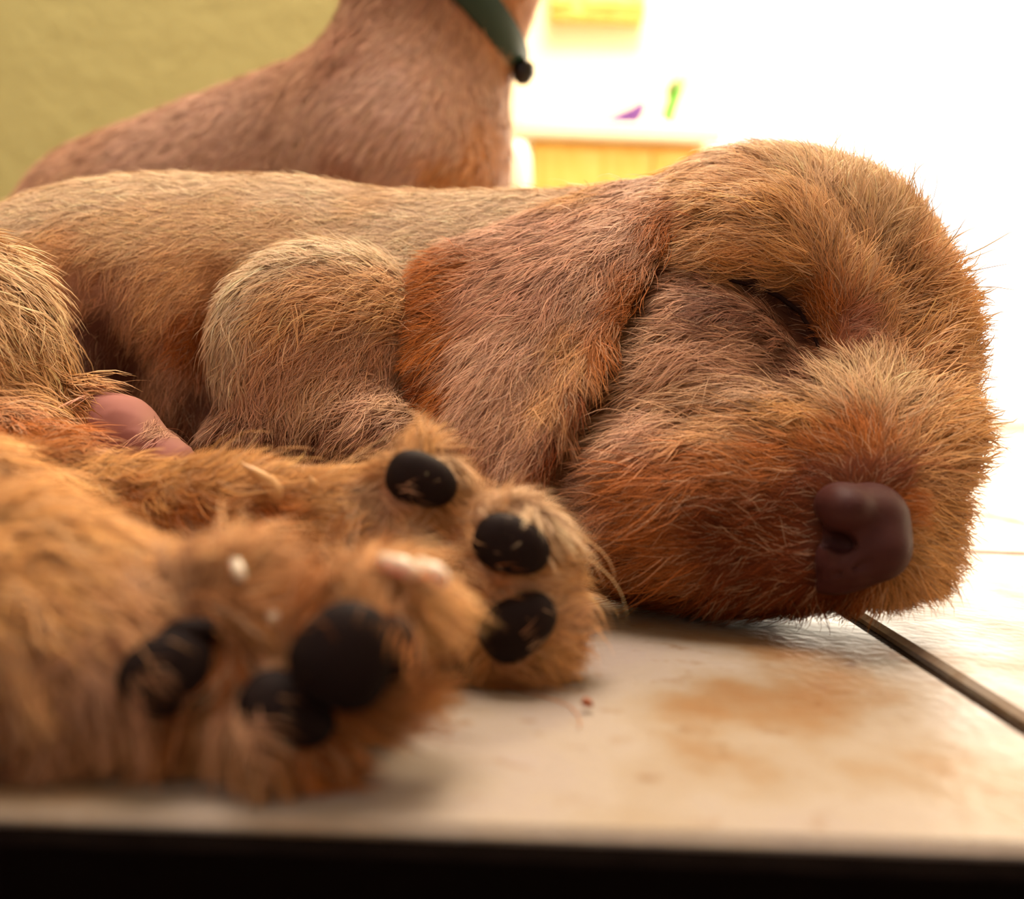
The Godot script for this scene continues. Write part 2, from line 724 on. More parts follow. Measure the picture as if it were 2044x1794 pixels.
func room() -> void:
	# tiles
	var grout := mat(srgb(52, 41, 32), 0.95, 0.1)
	grout.normal_enabled = true
	grout.normal_texture = noise_tex(0.05, [], 5, 4, 512, true, 8.0)
	grout.uv1_triplanar = true
	grout.uv1_world_triplanar = true
	grout.uv1_scale = Vector3(20, 20, 20)
	var base := slab(Vector3(-2.6, -0.16, -0.153), Vector3(2.6, -0.003, -3.3))
	var fl := struct("floor", base[0], grout, base[1], "floor of cream stone tiles with dark brown grout")
	var tm: Array[StandardMaterial3D] = []
	for v in 3:
		var m := mat(Color.WHITE, 0.33, 0.12)
		m.albedo_texture = noise_tex(0.0035, [[0.0, srgb(136, 96, 58)], [0.26, srgb(141, 116, 88)], [0.42, srgb(150, 136, 118)], [0.6, srgb(156, 145, 132)], [1.0, srgb(153, 142, 135)]], 31 + v, 6)
		m.uv1_triplanar = true
		m.uv1_world_triplanar = true
		m.uv1_scale = Vector3(3.1, 3.1, 3.1)
		m.uv1_offset = Vector3(0.31 * v, 0.17 * v, 0.53 * v)
		m.detail_enabled = true
		m.detail_blend_mode = BaseMaterial3D.BLEND_MODE_MUL
		m.detail_albedo = noise_tex(0.02, [[0.0, srgb(196, 166, 138)], [0.16, srgb(240, 230, 220)], [0.3, Color.WHITE], [1.0, Color.WHITE]], 61 + v, 5)
		m.detail_uv_layer = BaseMaterial3D.DETAIL_UV_1
		m.roughness_texture = noise_tex(0.012, [[0.0, Color(0.6, 0.6, 0.6)], [1.0, Color(1, 1, 1)]], 91 + v)
		m.roughness = 0.5
		m.normal_enabled = true
		m.normal_scale = 0.25
		m.normal_texture = noise_tex(0.06, [], 17 + v, 5, 1024, true, 3.0)
		tm.append(m)
	var ts := 0.33
	var gap := 0.0065
	var tile_mesh := bevel_box(Vector3(ts - gap, 0.012, ts - gap), 0.0016)
	for row in 9:
		var z0 := -0.1463 - row * ts
		var off := 0.116 if row % 2 == 0 else 0.326
		for k in range(-8, 8):
			var x0: float = off + k * ts
			if x0 < -2.6 or x0 > 2.3:
				continue
			var o := part("tile", tile_mesh, tm[(row * 5 + k * 3 + 24) % 3], fl, Vector3(x0 + ts * 0.5, -0.006, z0 - ts * 0.5 - 0.0) - base[1])
			o.rotation.y = PI * 0.5 * ((row + k * 3 + 24) % 4)
	# the front of the step, its shadow put into the near-black colour
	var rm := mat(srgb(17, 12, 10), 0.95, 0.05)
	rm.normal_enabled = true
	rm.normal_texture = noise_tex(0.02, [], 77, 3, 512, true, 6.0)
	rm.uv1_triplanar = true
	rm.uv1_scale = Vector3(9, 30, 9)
	wall("trim_1", Vector3(-2.6, -0.17, -0.145), Vector3(2.6, -0.0011, -0.149), rm, "dark brown front face of the tiled step with its shadow in the colour")
	var lower := mat(srgb(60, 48, 40), 0.9)
	wall("floor_lower", Vector3(-2.6, -0.24, 2.0), Vector3(2.6, -0.17, -0.16), lower, "dark lower floor in front of the step")

	var green := mat(srgb(180, 174, 116), 0.85, 0.3)
	green.normal_enabled = true
	green.normal_scale = 0.3
	green.normal_texture = noise_tex(0.03, [], 9, 4, 512, true, 3.0)
	green.uv1_triplanar = true
	var cream := mat(srgb(246, 236, 216), 0.85, 0.3)
	var white := mat(srgb(240, 236, 228), 0.8, 0.3)
	var brown := mat(srgb(112, 84, 68), 0.8, 0.3)
	wall("wall_left", Vector3(-2.6, 0, -1.45), Vector3(-0.02, 2.45, -1.57), green, "yellow green painted wall behind the sitting dog")
	wall("wall_side", Vector3(-2.72, -0.24, 2.0), Vector3(-2.6, 2.45, -3.4), cream, "cream side wall")
	wall("wall_right", Vector3(2.6, -0.24, 2.0), Vector3(2.72, 2.45, -3.4), white, "white right wall")
	wall("wall_back", Vector3(-2.6, 0, -3.3), Vector3(0.6, 2.45, -3.42), cream, "cream kitchen wall behind the cupboard")
	wall("wall_back_right", Vector3(2.3, 0, -3.3), Vector3(2.6, 2.45, -3.42), cream, "cream wall strip right of the garden door")
	wall("wall_back_top", Vector3(0.6, 2.2, -3.3), Vector3(2.3, 2.45, -3.42), cream, "cream wall strip above the garden door")
	wall("wall_front", Vector3(-2.6, -0.24, 2.0), Vector3(2.6, 0.95, 2.12), brown, "brown wall under the added front window")
	wall("wall_front_top", Vector3(-2.6, 1.95, 2.0), Vector3(2.6, 2.45, 2.12), brown, "brown wall above the added front window")
	wall("wall_front_left", Vector3(-2.6, 0.95, 2.0), Vector3(-1.95, 1.95, 2.12), brown, "brown wall left of the added front window")
	wall("wall_front_right", Vector3(-0.45, 0.95, 2.0), Vector3(2.6, 1.95, 2.12), brown, "brown wall right of the added front window")
	wall("ceiling", Vector3(-2.72, 2.45, 2.12), Vector3(2.72, 2.57, -0.15), white, "white ceiling in front of the added roof window")
	wall("ceiling_back", Vector3(-2.72, 2.45, -1.45), Vector3(2.72, 2.57, -3.42), white, "white ceiling over the kitchen")
	wall("ceiling_left", Vector3(-2.72, 2.45, -0.15), Vector3(-0.75, 2.57, -1.45), white, "white ceiling left of the added roof window")
	wall("ceiling_right", Vector3(0.55, 2.45, -0.15), Vector3(2.72, 2.57, -1.45), white, "white ceiling right of the added roof window")
	var terrace := mat(srgb(235, 228, 215), 0.9)
	wall("terrace", Vector3(-3.0, -0.3, -3.42), Vector3(7.0, -0.02, -9.0), terrace, "pale sunlit terrace outside the garden door")
	# door frame and glass
	var frame := mat(srgb(245, 243, 238), 0.4)
	var dr := Node3D.new()
	dr.name = "door_1"
	dr.position = Vector3(1.45, 0, -3.36)
	dr.set_meta("kind", "structure")
	dr.set_meta("label", "white framed glass garden door glaring with daylight")
	add_child(dr)
	for x in [-0.82, 0.82]:
		part("door_frame", bevel_box(Vector3(0.05, 2.2, 0.06), 0.004), frame, dr, Vector3(x, 1.1, 0))
	for y in [0.03, 2.17]:
		part("door_frame", bevel_box(Vector3(1.6, 0.05, 0.06), 0.004), frame, dr, Vector3(0, y, 0))
	var glass := mat(Color(1, 1, 1, 0.06), 0.02)
	glass.transparency = BaseMaterial3D.TRANSPARENCY_ALPHA
	for x in [0.0]:
		part("pane", bevel_box(Vector3(1.59, 2.09, 0.006), 0.001), glass, dr, Vector3(x, 1.1, 0))
	for q in [["added_window_1", Vector3(-1.2, 1.45, 2.06), Vector3(1.5, 1.0, 0.05)], ["added_window_2", Vector3(-0.1, 2.51, -0.8), Vector3(1.3, 0.05, 1.3)]]:  # both unseen, added to hold the fill and overhead lights
		var wn := Node3D.new()
		wn.name = q[0]
		wn.position = q[1]
		wn.set_meta("kind", "structure")
		add_child(wn)
		var sz: Vector3 = q[2]
		part("pane", bevel_box(Vector3(sz.x, minf(sz.y, 1.0) if sz.y > 0.1 else 0.006, sz.z if sz.z > 0.1 else 0.006), 0.001), glass, wn)
		for e in [-1.0, 1.0]:
			part("added_window_frame", bevel_box(Vector3(0.05, sz.y, sz.z), 0.004), frame, wn, Vector3(e * (sz.x * 0.5 - 0.025), 0, 0))
			if sz.y > 0.1:
				part("added_window_frame", bevel_box(Vector3(sz.x - 0.1, 0.05, sz.z), 0.004), frame, wn, Vector3(0, e * (sz.y * 0.5 - 0.025), 0))
			else:
				part("added_window_frame", bevel_box(Vector3(sz.x - 0.1, sz.y, 0.05), 0.004), frame, wn, Vector3(0, 0, e * (sz.z * 0.5 - 0.025)))

func kitchen() -> void:
	# cupboard with a pale top; x in metres at this distance
	var d := 2.62
	var a := P(1062, 275, d)
	var w := 350.0 / F * d
	var wood := mat(Color.WHITE, 0.55)
	wood.albedo_texture = noise_tex(0.006, [[0.0, srgb(236, 180, 84)], [0.5, srgb(248, 200, 108)], [1.0, srgb(252, 212, 128)]], 3, 4, 512)
	wood.uv1_triplanar = true
	wood.uv1_scale = Vector3(6, 0.6, 6)
	var pale := mat(srgb(250, 246, 236), 0.35)
	var top_y := a.y
	var c := thing("cupboard", "low orange wood cupboard with a thick white top in the bright kitchen", "cupboard", Vector3(a.x + w * 0.5, 0, a.z - 0.2))
	part("carcass", bevel_box(Vector3(w, top_y - 0.06, 0.38), 0.004), wood, c, Vector3(0, top_y * 0.5 + 0.03, -0.01))
	part("plinth", bevel_box(Vector3(w - 0.04, 0.06, 0.34), 0.003), mat(srgb(120, 84, 48)), c, Vector3(0, 0.03, -0.01))
	for s in [-1.0, 1.0]:
		var dd := part("door", bevel_box(Vector3(w * (0.68 if s < 0 else 0.30), top_y - 0.09, 0.018), 0.004), wood, c, Vector3(w * (-0.155 if s < 0 else 0.345), top_y * 0.5 + 0.02, 0.19))
		part("handle", tube([Vector3(0.04 * -s, 0.0, 0.01), Vector3(0.04 * -s, 0.005, 0.03), Vector3(0.04 * -s, 0.09, 0.03), Vector3(0.04 * -s, 0.095, 0.01)], [0.005, 0.005, 0.005, 0.005]), mat(srgb(190, 190, 185), 0.3), dd)
	part("worktop", bevel_box(Vector3(w + 0.09, 0.045, 0.44), 0.006), pale, c, Vector3(-0.005, top_y + 0.022, 0.0))
	var ty := top_y + 0.0445
	# crumpled purple cloth bag
	var f := Field.new()
	var cc := P(1240, 240, d)
	cc.y = ty
	var zb := c.position.z + 0.05
	f.ellipsoid(Vector3(0.0, 0.026, 0), Basis(Vector3(0, 0, 1), 0.5), Vector3(0.062, 0.020, 0.035), 0.02)
	f.ellipsoid(Vector3(0.045, 0.05, 0), Basis(Vector3(0, 0, 1), 0.9), Vector3(0.03, 0.014, 0.02), 0.01)
	f.ellipsoid(Vector3(-0.045, 0.014, 0.01), Basis(Vector3(0, 0, 1), 0.15), Vector3(0.05, 0.013, 0.03), 0.02)
	f.cone(Vector3(0.02, 0.045, 0.03), Vector3(0.06, 0.062, 0.02), 0.006, 0.004, 0.006)
	f.build(Vector3(-0.11, -0.01, -0.05), Vector3(0.11, 0.1, 0.06), 0.004)
	for i in f.verts.size():
		f.verts[i].y = maxf(f.verts[i].y, 0.0)
	var cl := part("purple_cloth", f.mesh(), mat(srgb(98, 54, 136), 0.8), self, Vector3(cc.x, ty + 0.001, zb))
	cl.scale = Vector3(1.25, 1.45, 1.2)
	cl.set_meta("label", "crumpled purple cloth lying on the white cupboard top")
	cl.set_meta("category", "cloth")
	# plant in a white pot
	var pp := P(1352, 240, d)
	var pl := thing("potted_plant", "green strap-leaved plant in a small white pot on the cupboard top", "plant", Vector3(pp.x, ty, zb - 0.06))
	part("pot", lathe([[0.0, 0.0], [0.028, 0.0], [0.036, 0.045], [0.038, 0.05], [0.033, 0.05], [0.03, 0.04], [0.0, 0.04]]), pale, pl)
	var leaf := mat(srgb(70, 150, 16), 0.5)
	leaf.backlight = Color(0.5, 0.8, 0.1)
	for q in [[0.0, 0.045, 0.17], [0.02, 0.065, 0.18], [-0.012, 0.03, 0.14], [0.012, 0.055, 0.155]]:
		var pts := []
		var rad := []
		for i in 7:
			var t := i / 6.0
			pts.append(Vector3(q[0] * 0.4 + q[1] * t * t, 0.04 + q[2] * t, 0.01 * sin(t * 3.0 + q[0] * 90.0)))
			rad.append(0.0095 * sin(PI * clampf(0.15 + t * 0.83, 0, 1)))
		var lm := part("leaf", tube(pts, rad, 8), leaf, pl)
		lm.scale = Vector3(1, 1, 0.5)
	part("flower_head", tube([Vector3(0.0, 0.145, 0), Vector3(0.012, 0.175, 0), Vector3(0.03, 0.205, 0)], [0.006, 0.010, 0.003], 8), mat(srgb(92, 58, 24)), pl)
	# white bowl
	var bo := P(1312, 240, d)
	var bw := part("bowl", lathe([[0.0, 0.0], [0.02, 0.0], [0.034, 0.012], [0.043, 0.03], [0.041, 0.031], [0.032, 0.014], [0.0, 0.006]]), pale, self, Vector3(bo.x, ty, zb + 0.06))
	bw.set_meta("label", "small white bowl beside the purple cloth")
	bw.set_meta("category", "bowl")
	# white bin beside the cupboard
	var bp := P(1031, 285, 2.45)
	var bn := thing("pedal_bin", "white round pedal bin standing left of the orange cupboard", "bin", Vector3(bp.x, 0, bp.z))
	var bh := bp.y
	part("bin_body", lathe([[0.0, 0.0], [0.042, 0.0], [0.044, 0.01], [0.04, bh * 0.8], [0.0, bh * 0.8]]), pale, bn)
	part("bin_lid", lathe([[0.0, bh * 0.8], [0.043, bh * 0.8], [0.044, bh * 0.84], [0.038, bh * 0.95], [0.024, bh], [0.0, bh * 1.01]]), pale, bn)
	# unseen ceiling light added to brighten the kitchen
	var added_lamp := thing("added_ceiling_lamp", "unseen square ceiling light added to brighten the kitchen", "added_lamp", Vector3(0.35, 2.45, -2.35))
	part("added_lamp_frame", bevel_box(Vector3(0.66, 0.04, 0.66), 0.004), pale, added_lamp, Vector3(0, -0.02, 0))
	var glow := mat(srgb(255, 240, 215), 0.6)
	glow.emission_enabled = true
	glow.emission = srgb(255, 236, 205)
	glow.emission_energy_multiplier = 3.0
	part("added_lamp_panel", bevel_box(Vector3(0.6, 0.008, 0.6), 0.002), glow, added_lamp, Vector3(0, -0.043, 0))
	area("added_ceiling_light", Vector3(0.35, 2.395, -2.35), Vector3(0, 0, 1), Vector2(0.6, 0.6), 3.2, Color(1.0, 0.90, 0.74), Vector3(0.35, 0, -2.35))
	# wall cupboard at the top of the frame
	var wa := P(1098, 36, 3.17)
	var wb := P(1285, 36, 3.17)
	var ww := wb.x - wa.x
	var wc := thing("wall_cupboard", "shallow honey coloured wall cupboard with yellow door panels above the bright kitchen", "cupboard", Vector3((wa.x + wb.x) * 0.5, (wa.y + wb.y) * 0.5, -3.3 + 0.041))
	part("carcass", bevel_box(Vector3(ww, 0.6, 0.08), 0.004), wood, wc, Vector3(0, 0.3, 0))
	var yel := mat(srgb(244, 228, 130), 0.5)
	for q in [[-0.37, 0.25], [0.08, 0.50], [0.415, 0.16]]:
		var fr := part("door", bevel_box(Vector3(ww * q[1] * 0.97, 0.57, 0.016), 0.004), wood, wc, Vector3(ww * q[0], 0.31, 0.048))
		part("door_panel", bevel_box(Vector3(ww * q[1] - 0.045, 0.53, 0.012), 0.004), yel, fr, Vector3(0, 0.0, 0.006))

func ray(f: Field, px: float, py: float) -> Vector3:
	return f.hit(co, (P(px, py, 1.0) - co).normalized())

func scr(deg: float) -> Vector3:                # a direction in the picture plane, 0 right, 90 down
	return cb * Vector3(cos(deg_to_rad(deg)), -sin(deg_to_rad(deg)), 0)

func guide(g: Groom, f: Field, px: float, py: float, deg: float, len_mm: float, lift: float, dens: float, wave: float, c: Color, far := 9.0) -> void:
	var p := ray(f, px, py)
	if p == Vector3.INF or to_px(p).z > far:
		return
	g.add(p, scr(deg), len_mm * 0.001, lift, dens, wave, c)

func fur_noise() -> FastNoiseLite:
	var n := FastNoiseLite.new()
	n.seed = 8
	n.frequency = 1.0
	n.noise_type = FastNoiseLite.TYPE_SIMPLEX_SMOOTH
	n.fractal_octaves = 2
	return n

func fur_mat(glow := 0.6) -> StandardMaterial3D:
	var m := mat(srgb(234, 224, 212), 0.5, 0.22)
	m.vertex_color_use_as_albedo = true
	m.backlight = Color(glow, glow, glow)
	m.cull_mode = BaseMaterial3D.CULL_DISABLED
	return m

func skin_mat() -> StandardMaterial3D:
	var m := mat(Color.WHITE, 0.75, 0.25)
	m.vertex_color_use_as_albedo = true
	m.albedo_color = srgb(176, 162, 154)      # darkened below the hair to paint shade into the gaps between locks
	return m

func mother_dog() -> void:
	var f := Field.new()
	limb(f, [330, 560, 0.84, 300], [790, 285, 0.72, 212], 0.03)
	egg(f, 790, 380, 0.70, 212, 240, 0.09, 0.0, 0.03)
	egg(f, 790, 640, 0.71, 190, 260, 0.085, 0.0, 0.03)
	limb(f, [785, 300, 0.71, 205], [872, 25, 0.71, 166], 0.02)         # neck
	limb(f, [872, 25, 0.71, 166], [1010, -190, 0.71, 140], 0.02)
	egg(f, 1080, -300, 0.71, 190, 170, 0.075, 0.0, 0.03)               # head, above the frame
	limb(f, [1130, -260, 0.70, 110], [1330, -190, 0.66, 70], 0.03)     # muzzle
	egg(f, 990, -260, 0.66, 70, 190, 0.012, 10.0, 0.01)                # ear
	egg(f, 250, 780, 0.82, 330, 240, 0.11, 0.0, 0.03)                  # haunch
	limb(f, [860, 640, 0.66, 80], [880, 960, 0.66, 55], 0.03)          # forelegs
	limb(f, [930, 600, 0.72, 80], [950, 930, 0.72, 55], 0.03)
	egg(f, 905, 975, 0.65, 75, 40, 0.035, 0.0, 0.015)
	egg(f, 970, 940, 0.71, 75, 40, 0.035, 0.0, 0.015)
	limb(f, [150, 900, 0.76, 110], [420, 930, 0.72, 70], 0.03)
	f.build(Vector3(-0.55, -0.012, -1.12), Vector3(0.22, 0.64, -0.5), 0.009)
	for i in f.verts.size():
		f.verts[i].y = maxf(f.verts[i].y, 0.001)
	var g := Groom.new()
	g.noise = fur_noise()
	g.eye = co
	g.per = 4
	g.seg = 3
	g.rad = 0.0028
	g.width = 0.00028
	g.clump = 0.0
	g.droop = 1.0
	g.raised = 0.0008
	g.calm = 0.15
	var br := lin(224, 184, 160)
	var pk := lin(230, 196, 180)
	var org := lin(230, 168, 112)  # orange door light painted into the coat of the right chest
	var dk := lin(196, 148, 126)
	for q in [[120, 350, 150, br], [300, 300, 150, pk], [450, 250, 150, pk], [600, 130, 145, br], [700, 90, 130, dk], [760, 60, 130, br], [850, 130, 120, br], [940, 160, 110, br], [980, 200, 100, br],
			[700, 230, 140, pk], [800, 210, 125, pk], [600, 300, 140, pk], [740, 290, 125, pk], [500, 340, 150, pk], [680, 345, 115, dk], [830, 270, 120, pk], [900, 290, 130, br], [940, 340, 140, org], [880, 350, 140, org], [960, 300, 110, org], [800, 360, 130, pk], [780, 180, 135, pk], [900, 220, 110, br], [990, 260, 95, org], [1020, 40, 60, org]]:
		guide(g, f, q[0], q[1], q[2], 12.0, 0.06, 1.0, 0.1, q[3])
	var got := g.look(f.verts)
	var dog := thing("adult_dog", "large smooth brown dog wearing a dark collar, sitting behind the sleeping puppy", "dog")
	var hide := mat(Color.WHITE, 0.8, 0.2)
	hide.vertex_color_use_as_albedo = true
	hide.albedo_color = srgb(212, 198, 190)
	part("body", f.mesh(got[1]), hide, dog)
	if FUR:
		scatter(g, f.verts, f.norms, f.index, 320000.0, got[0])
		var o := part("coat", g.build(), fur_mat(0.8), dog)
		o.set_meta("kind", "stuff")
	# collar: a flat band round the neck
	var mid := P(880, 14, 0.71)
	var axis := scr(-52.0)
	var ua := scr(38.0)
	var ub := axis.cross(ua)
	var st := SurfaceTool.new()
	st.begin(Mesh.PRIMITIVE_TRIANGLES)
	var r := 193.0 * 0.71 / F
	var prof := [[-0.012, 0.0], [-0.011, 0.0022], [0.011, 0.0022], [0.012, 0.0], [0.011, -0.0022], [-0.011, -0.0022]]
	for i in 64:
		var an := TAU * i / 64.0
		var dir := ua * cos(an) + ub * sin(an)
		for q in prof:
			st.add_vertex(mid + dir * (r + q[1]) + axis * q[0])
	for i in 64:
		for k in 6:
			var k2 := (k + 1) % 6
			var i2 := (i + 1) % 64
			for v in [i * 6 + k, i2 * 6 + k, i * 6 + k2, i * 6 + k2, i2 * 6 + k, i2 * 6 + k2]:
				st.add_index(v)
	st.generate_normals()
	var web := mat(srgb(28, 54, 38), 0.7)
	web.cull_mode = BaseMaterial3D.CULL_DISABLED
	var col := thing("dog_collar", "dark green webbing collar with a small black tag on the brown dog's neck", "collar")
	part("band", st.commit(), web, col)
	var stripe := part("reflective_stripe", tube(range(17).map(func(i): return mid + (ua * cos(i * 0.09 - 0.2) + ub * sin(i * 0.09 - 0.2)) * (r + 0.0022) + axis * 0.002), range(17).map(func(_i): return 0.0022), 6), mat(srgb(40, 110, 70), 0.5), col)
	stripe.set_meta("label", "bright green stripe")
	var tp := P(1046, 143, 0.70)
	part("tag", tube([tp + scr(-70) * 0.009, tp + scr(-70) * 0.006, tp, tp - scr(-70) * 0.007, tp - scr(-70) * 0.010], [0.001, 0.0065, 0.0085, 0.006, 0.001], 14), mat(srgb(24, 20, 16), 0.4), col)
	part("ring", tube(range(13).map(func(i): return tp + scr(-120) * 0.008 + (scr(0) * cos(i * TAU / 12.0) + scr(90) * sin(i * TAU / 12.0)) * 0.005), range(13).map(func(_i): return 0.0011), 6), mat(srgb(60, 56, 50), 0.3), col)

# ear: a drooping leaf of skin between two edges [px, py, d]
const EAR_L := [[1215, 372, 0.380], [1010, 448, 0.372], [846, 528, 0.358], [832, 680, 0.338], [848, 800, 0.324], [872, 900, 0.313], [950, 985, 0.303]]
const EAR_R := [[1412, 350, 0.366], [1352, 440, 0.340], [1285, 560, 0.323], [1215, 690, 0.313], [1150, 805, 0.304], [1105, 915, 0.297], [1062, 1005, 0.294]]

func ear_edge(t: Array, v: float) -> Vector3:
	var x := clampf(v, 0, 1) * 6.0
	var i := mini(int(x), 5)
	var w := x - i
	var q := []
	for k in [i - 1, i, i + 1, i + 2]:
		var e: Array = t[clampi(k, 0, 6)]
		q.append(Vector3(e[0], e[1], e[2]))
	var c: Vector3 = q[1].cubic_interpolate(q[2], q[0], q[3], w)
	return c

func ear_point(u: float, v: float) -> Vector3:
	var a := ear_edge(EAR_L, v)
	var b := ear_edge(EAR_R, v)
	var c := a.lerp(b, u)
	var bulge := 0.010 * pow(sin(PI * u), 0.8) * (0.4 + 0.6 * sin(PI * clampf(v * 0.85 + 0.1, 0, 1))) + 0.002 * sin(u * 9.0 + v * 7.0)
	c.z -= bulge
	return P(c.x, c.y, c.z)

func blob(c: Vector3, ax: Vector3, ay: Vector3, az: Vector3, pow_xy := 2.3, rings := 14, sides := 26) -> ArrayMesh:   # a rounded cushion
	var st := SurfaceTool.new()
	st.begin(Mesh.PRIMITIVE_TRIANGLES)
	for i in rings + 1:
		var th := PI * i / rings
		for k in sides:
			var ph := TAU * k / sides
			var cx := cos(ph)
			var cy := sin(ph)
			var s := pow(pow(absf(cx), pow_xy) + pow(absf(cy), pow_xy), -1.0 / pow_xy)
			var rr := pow(sin(th), 0.75) * s
			st.add_vertex(c + ax * (cx * rr) + ay * (cy * rr * (1.0 - 0.14 * cx)) + az * cos(th))
	for i in rings:
		for k in sides:
			var k2 := (k + 1) % sides
			for v in [i * sides + k, (i + 1) * sides + k, i * sides + k2, i * sides + k2, (i + 1) * sides + k, (i + 1) * sides + k2]:
				st.add_index(v)
	st.generate_normals()
	return st.commit()

func puppy() -> void:
	var f := Field.new()
	# trunk and neck
	egg(f, 360, 735, 0.450, 570, 378, 0.083, 0.0, 0.03)
	limb(f, [650, 675, 0.435, 285], [1260, 650, 0.410, 262], 0.03)
	egg(f, 645, 700, 0.366, 225, 212, 0.036, -10.0, 0.007)           # shoulder
	limb(f, [600, 800, 0.36, 120], [820, 920, 0.33, 95], 0.012)       # upper foreleg, tucked under
	egg(f, 560, 880, 0.36, 150, 60, 0.03, 8.0, 0.01)
	egg(f, -90, 700, 0.335, 190, 225, 0.05, 0.0, 0.008)               # thigh
	egg(f, -250, 760, 0.42, 330, 330, 0.07, 0.0, 0.03)               # rump
	limb(f, [150, 790, 0.336, 34], [250, 850, 0.326, 44], 0.012)
	limb(f, [250, 850, 0.326, 44], [345, 925, 0.316, 48], 0.012)       # bare belly fold
	# hind leg, far
	limb(f, [-60, 900, 0.32, 150], [120, 1010, 0.285, 100], 0.014)
	limb(f, [120, 1010, 0.285, 100], [450, 1020, 0.262, 84], 0.012)
	limb(f, [450, 1020, 0.262, 84], [800, 1060, 0.25, 105], 0.012)
	# far paw
	egg(f, 880, 1140, 0.25, 170, 190, 0.02, 0.0, 0.010)
	egg(f, 840, 975, 0.242, 100, 90, 0.014, 10.0, 0.004)
	egg(f, 1020, 1092, 0.238, 118, 105, 0.015, 20.0, 0.004)
	egg(f, 1030, 1252, 0.236, 125, 110, 0.015, -25.0, 0.004)
	egg(f, 900, 1320, 0.24, 95, 60, 0.013, 0.0, 0.004)
	# hind leg, near
	limb(f, [-150, 1050, 0.24, 200], [40, 1290, 0.188, 220], 0.02)
	limb(f, [40, 1290, 0.188, 220], [430, 1325, 0.182, 190], 0.02)
	# near paw
	egg(f, 520, 1335, 0.188, 270, 190, 0.014, 0.0, 0.010)
	egg(f, 345, 1350, 0.173, 125, 150, 0.012, 0.0, 0.002)
	egg(f, 565, 1440, 0.170, 135, 95, 0.011, 20.0, 0.002)
	egg(f, 705, 1305, 0.172, 138, 142, 0.013, 0.0, 0.002)
	egg(f, 780, 1215, 0.182, 105, 95, 0.012, 0.0, 0.004)
	egg(f, 440, 1180, 0.18, 140, 85, 0.012, -10.0, 0.004)
	# head
	egg(f, 1570, 585, 0.387, 285, 258, 0.058, 0.0, 0.015)
	egg(f, 1450, 690, 0.349, 185, 175, 0.037, 0.0, 0.02)
	egg(f, 1400, 805, 0.346, 205, 110, 0.038, 0.0, 0.022)
	egg(f, 1345, 600, 0.376, 130, 190, 0.038, 20.0, 0.02)
	egg(f, 1450, 470, 0.390, 190, 150, 0.045, -20.0, 0.015)
	egg(f, 1330, 800, 0.352, 190, 160, 0.033, 0.0, 0.018)               # cheek
	limb(f, [1400, 470, 0.350, 56], [1560, 492, 0.337, 58], 0.015)    # brow
	limb(f, [1560, 492, 0.337, 58], [1665, 585, 0.329, 56], 0.015)
	egg(f, 1835, 640, 0.348, 75, 120, 0.018, -15.0, 0.012)              # far brow
	limb(f, [1665, 720, 0.338, 120], [1715, 1000, 0.292, 112], 0.016)   # bridge of the muzzle
	egg(f, 1420, 1030, 0.314, 290, 190, 0.036, 4.0, 0.014)             # near flew
	egg(f, 1270, 1010, 0.325, 165, 165, 0.03, 0.0, 0.014)
	egg(f, 1580, 900, 0.316, 170, 110, 0.024, 15.0, 0.014)
	egg(f, 1805, 1020, 0.310, 92, 165, 0.02, 8.0, 0.012)              # far flew
	egg(f, 1620, 1130, 0.298, 250, 80, 0.024, 0.0, 0.012)              # lips and chin
	egg(f, 1835, 765, 0.340, 75, 110, 0.018, 0.0, 0.014)
	egg(f, 1810, 880, 0.325, 85, 100, 0.02, 0.0, 0.016)
	# the closed eye: a crease under the brow, and other folds, carved where the surface lies
	for q in [[1390, 545, 10, 1500, 566, 18, 0.012], [1500, 566, 18, 1585, 612, 24, 0.012], [1585, 612, 24, 1638, 690, 18, 0.012], [165, 600, 40, 215, 740, 52, 0.02], [1140, 800, 30, 1080, 980, 22, 0.015], [440, 560, 14, 405, 800, 18, 0.012]]:
		var a := ray(f, q[0], q[1])
		var b := ray(f, q[3], q[4])
		if a != Vector3.INF and b != Vector3.INF:
			var za := to_px(a).z
			var zb := to_px(b).z
			limb(f, [q[0], q[1], za + 0.001, q[2]], [q[3], q[4], zb + 0.001, q[5]], q[6], true)
	var t0 := Time.get_ticks_msec()
	f.build(Vector3(-0.46, -0.006, -0.56), Vector3(0.2, 0.21, -0.13), 0.003)
	for i in f.verts.size():
		f.verts[i].y = maxf(f.verts[i].y, 0.0005)
	var pup := thing("puppy", "wire-haired tan puppy asleep on its side on the cream tiles", "dog", Vector3.ZERO)

	# ---- grooming guides
	var g := Groom.new()
	g.noise = fur_noise()
	g.eye = co
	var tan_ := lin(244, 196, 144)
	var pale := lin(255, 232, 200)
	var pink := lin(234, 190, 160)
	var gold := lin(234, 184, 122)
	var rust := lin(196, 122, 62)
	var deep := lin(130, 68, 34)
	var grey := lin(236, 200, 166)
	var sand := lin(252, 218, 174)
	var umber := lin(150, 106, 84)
	var white := lin(246, 224, 196)
	# trunk; brightness from above and behind painted into the pale top hair
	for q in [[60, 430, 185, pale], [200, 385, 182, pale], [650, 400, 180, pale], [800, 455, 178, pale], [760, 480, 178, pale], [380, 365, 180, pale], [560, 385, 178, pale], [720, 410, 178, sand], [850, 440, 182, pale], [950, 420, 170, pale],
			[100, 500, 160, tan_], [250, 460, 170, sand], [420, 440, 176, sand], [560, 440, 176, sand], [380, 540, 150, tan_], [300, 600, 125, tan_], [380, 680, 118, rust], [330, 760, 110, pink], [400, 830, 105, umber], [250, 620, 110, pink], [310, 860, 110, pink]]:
		guide(g, f, q[0], q[1], q[2], 7.5, 0.07, 1.0, 0.1, q[3])
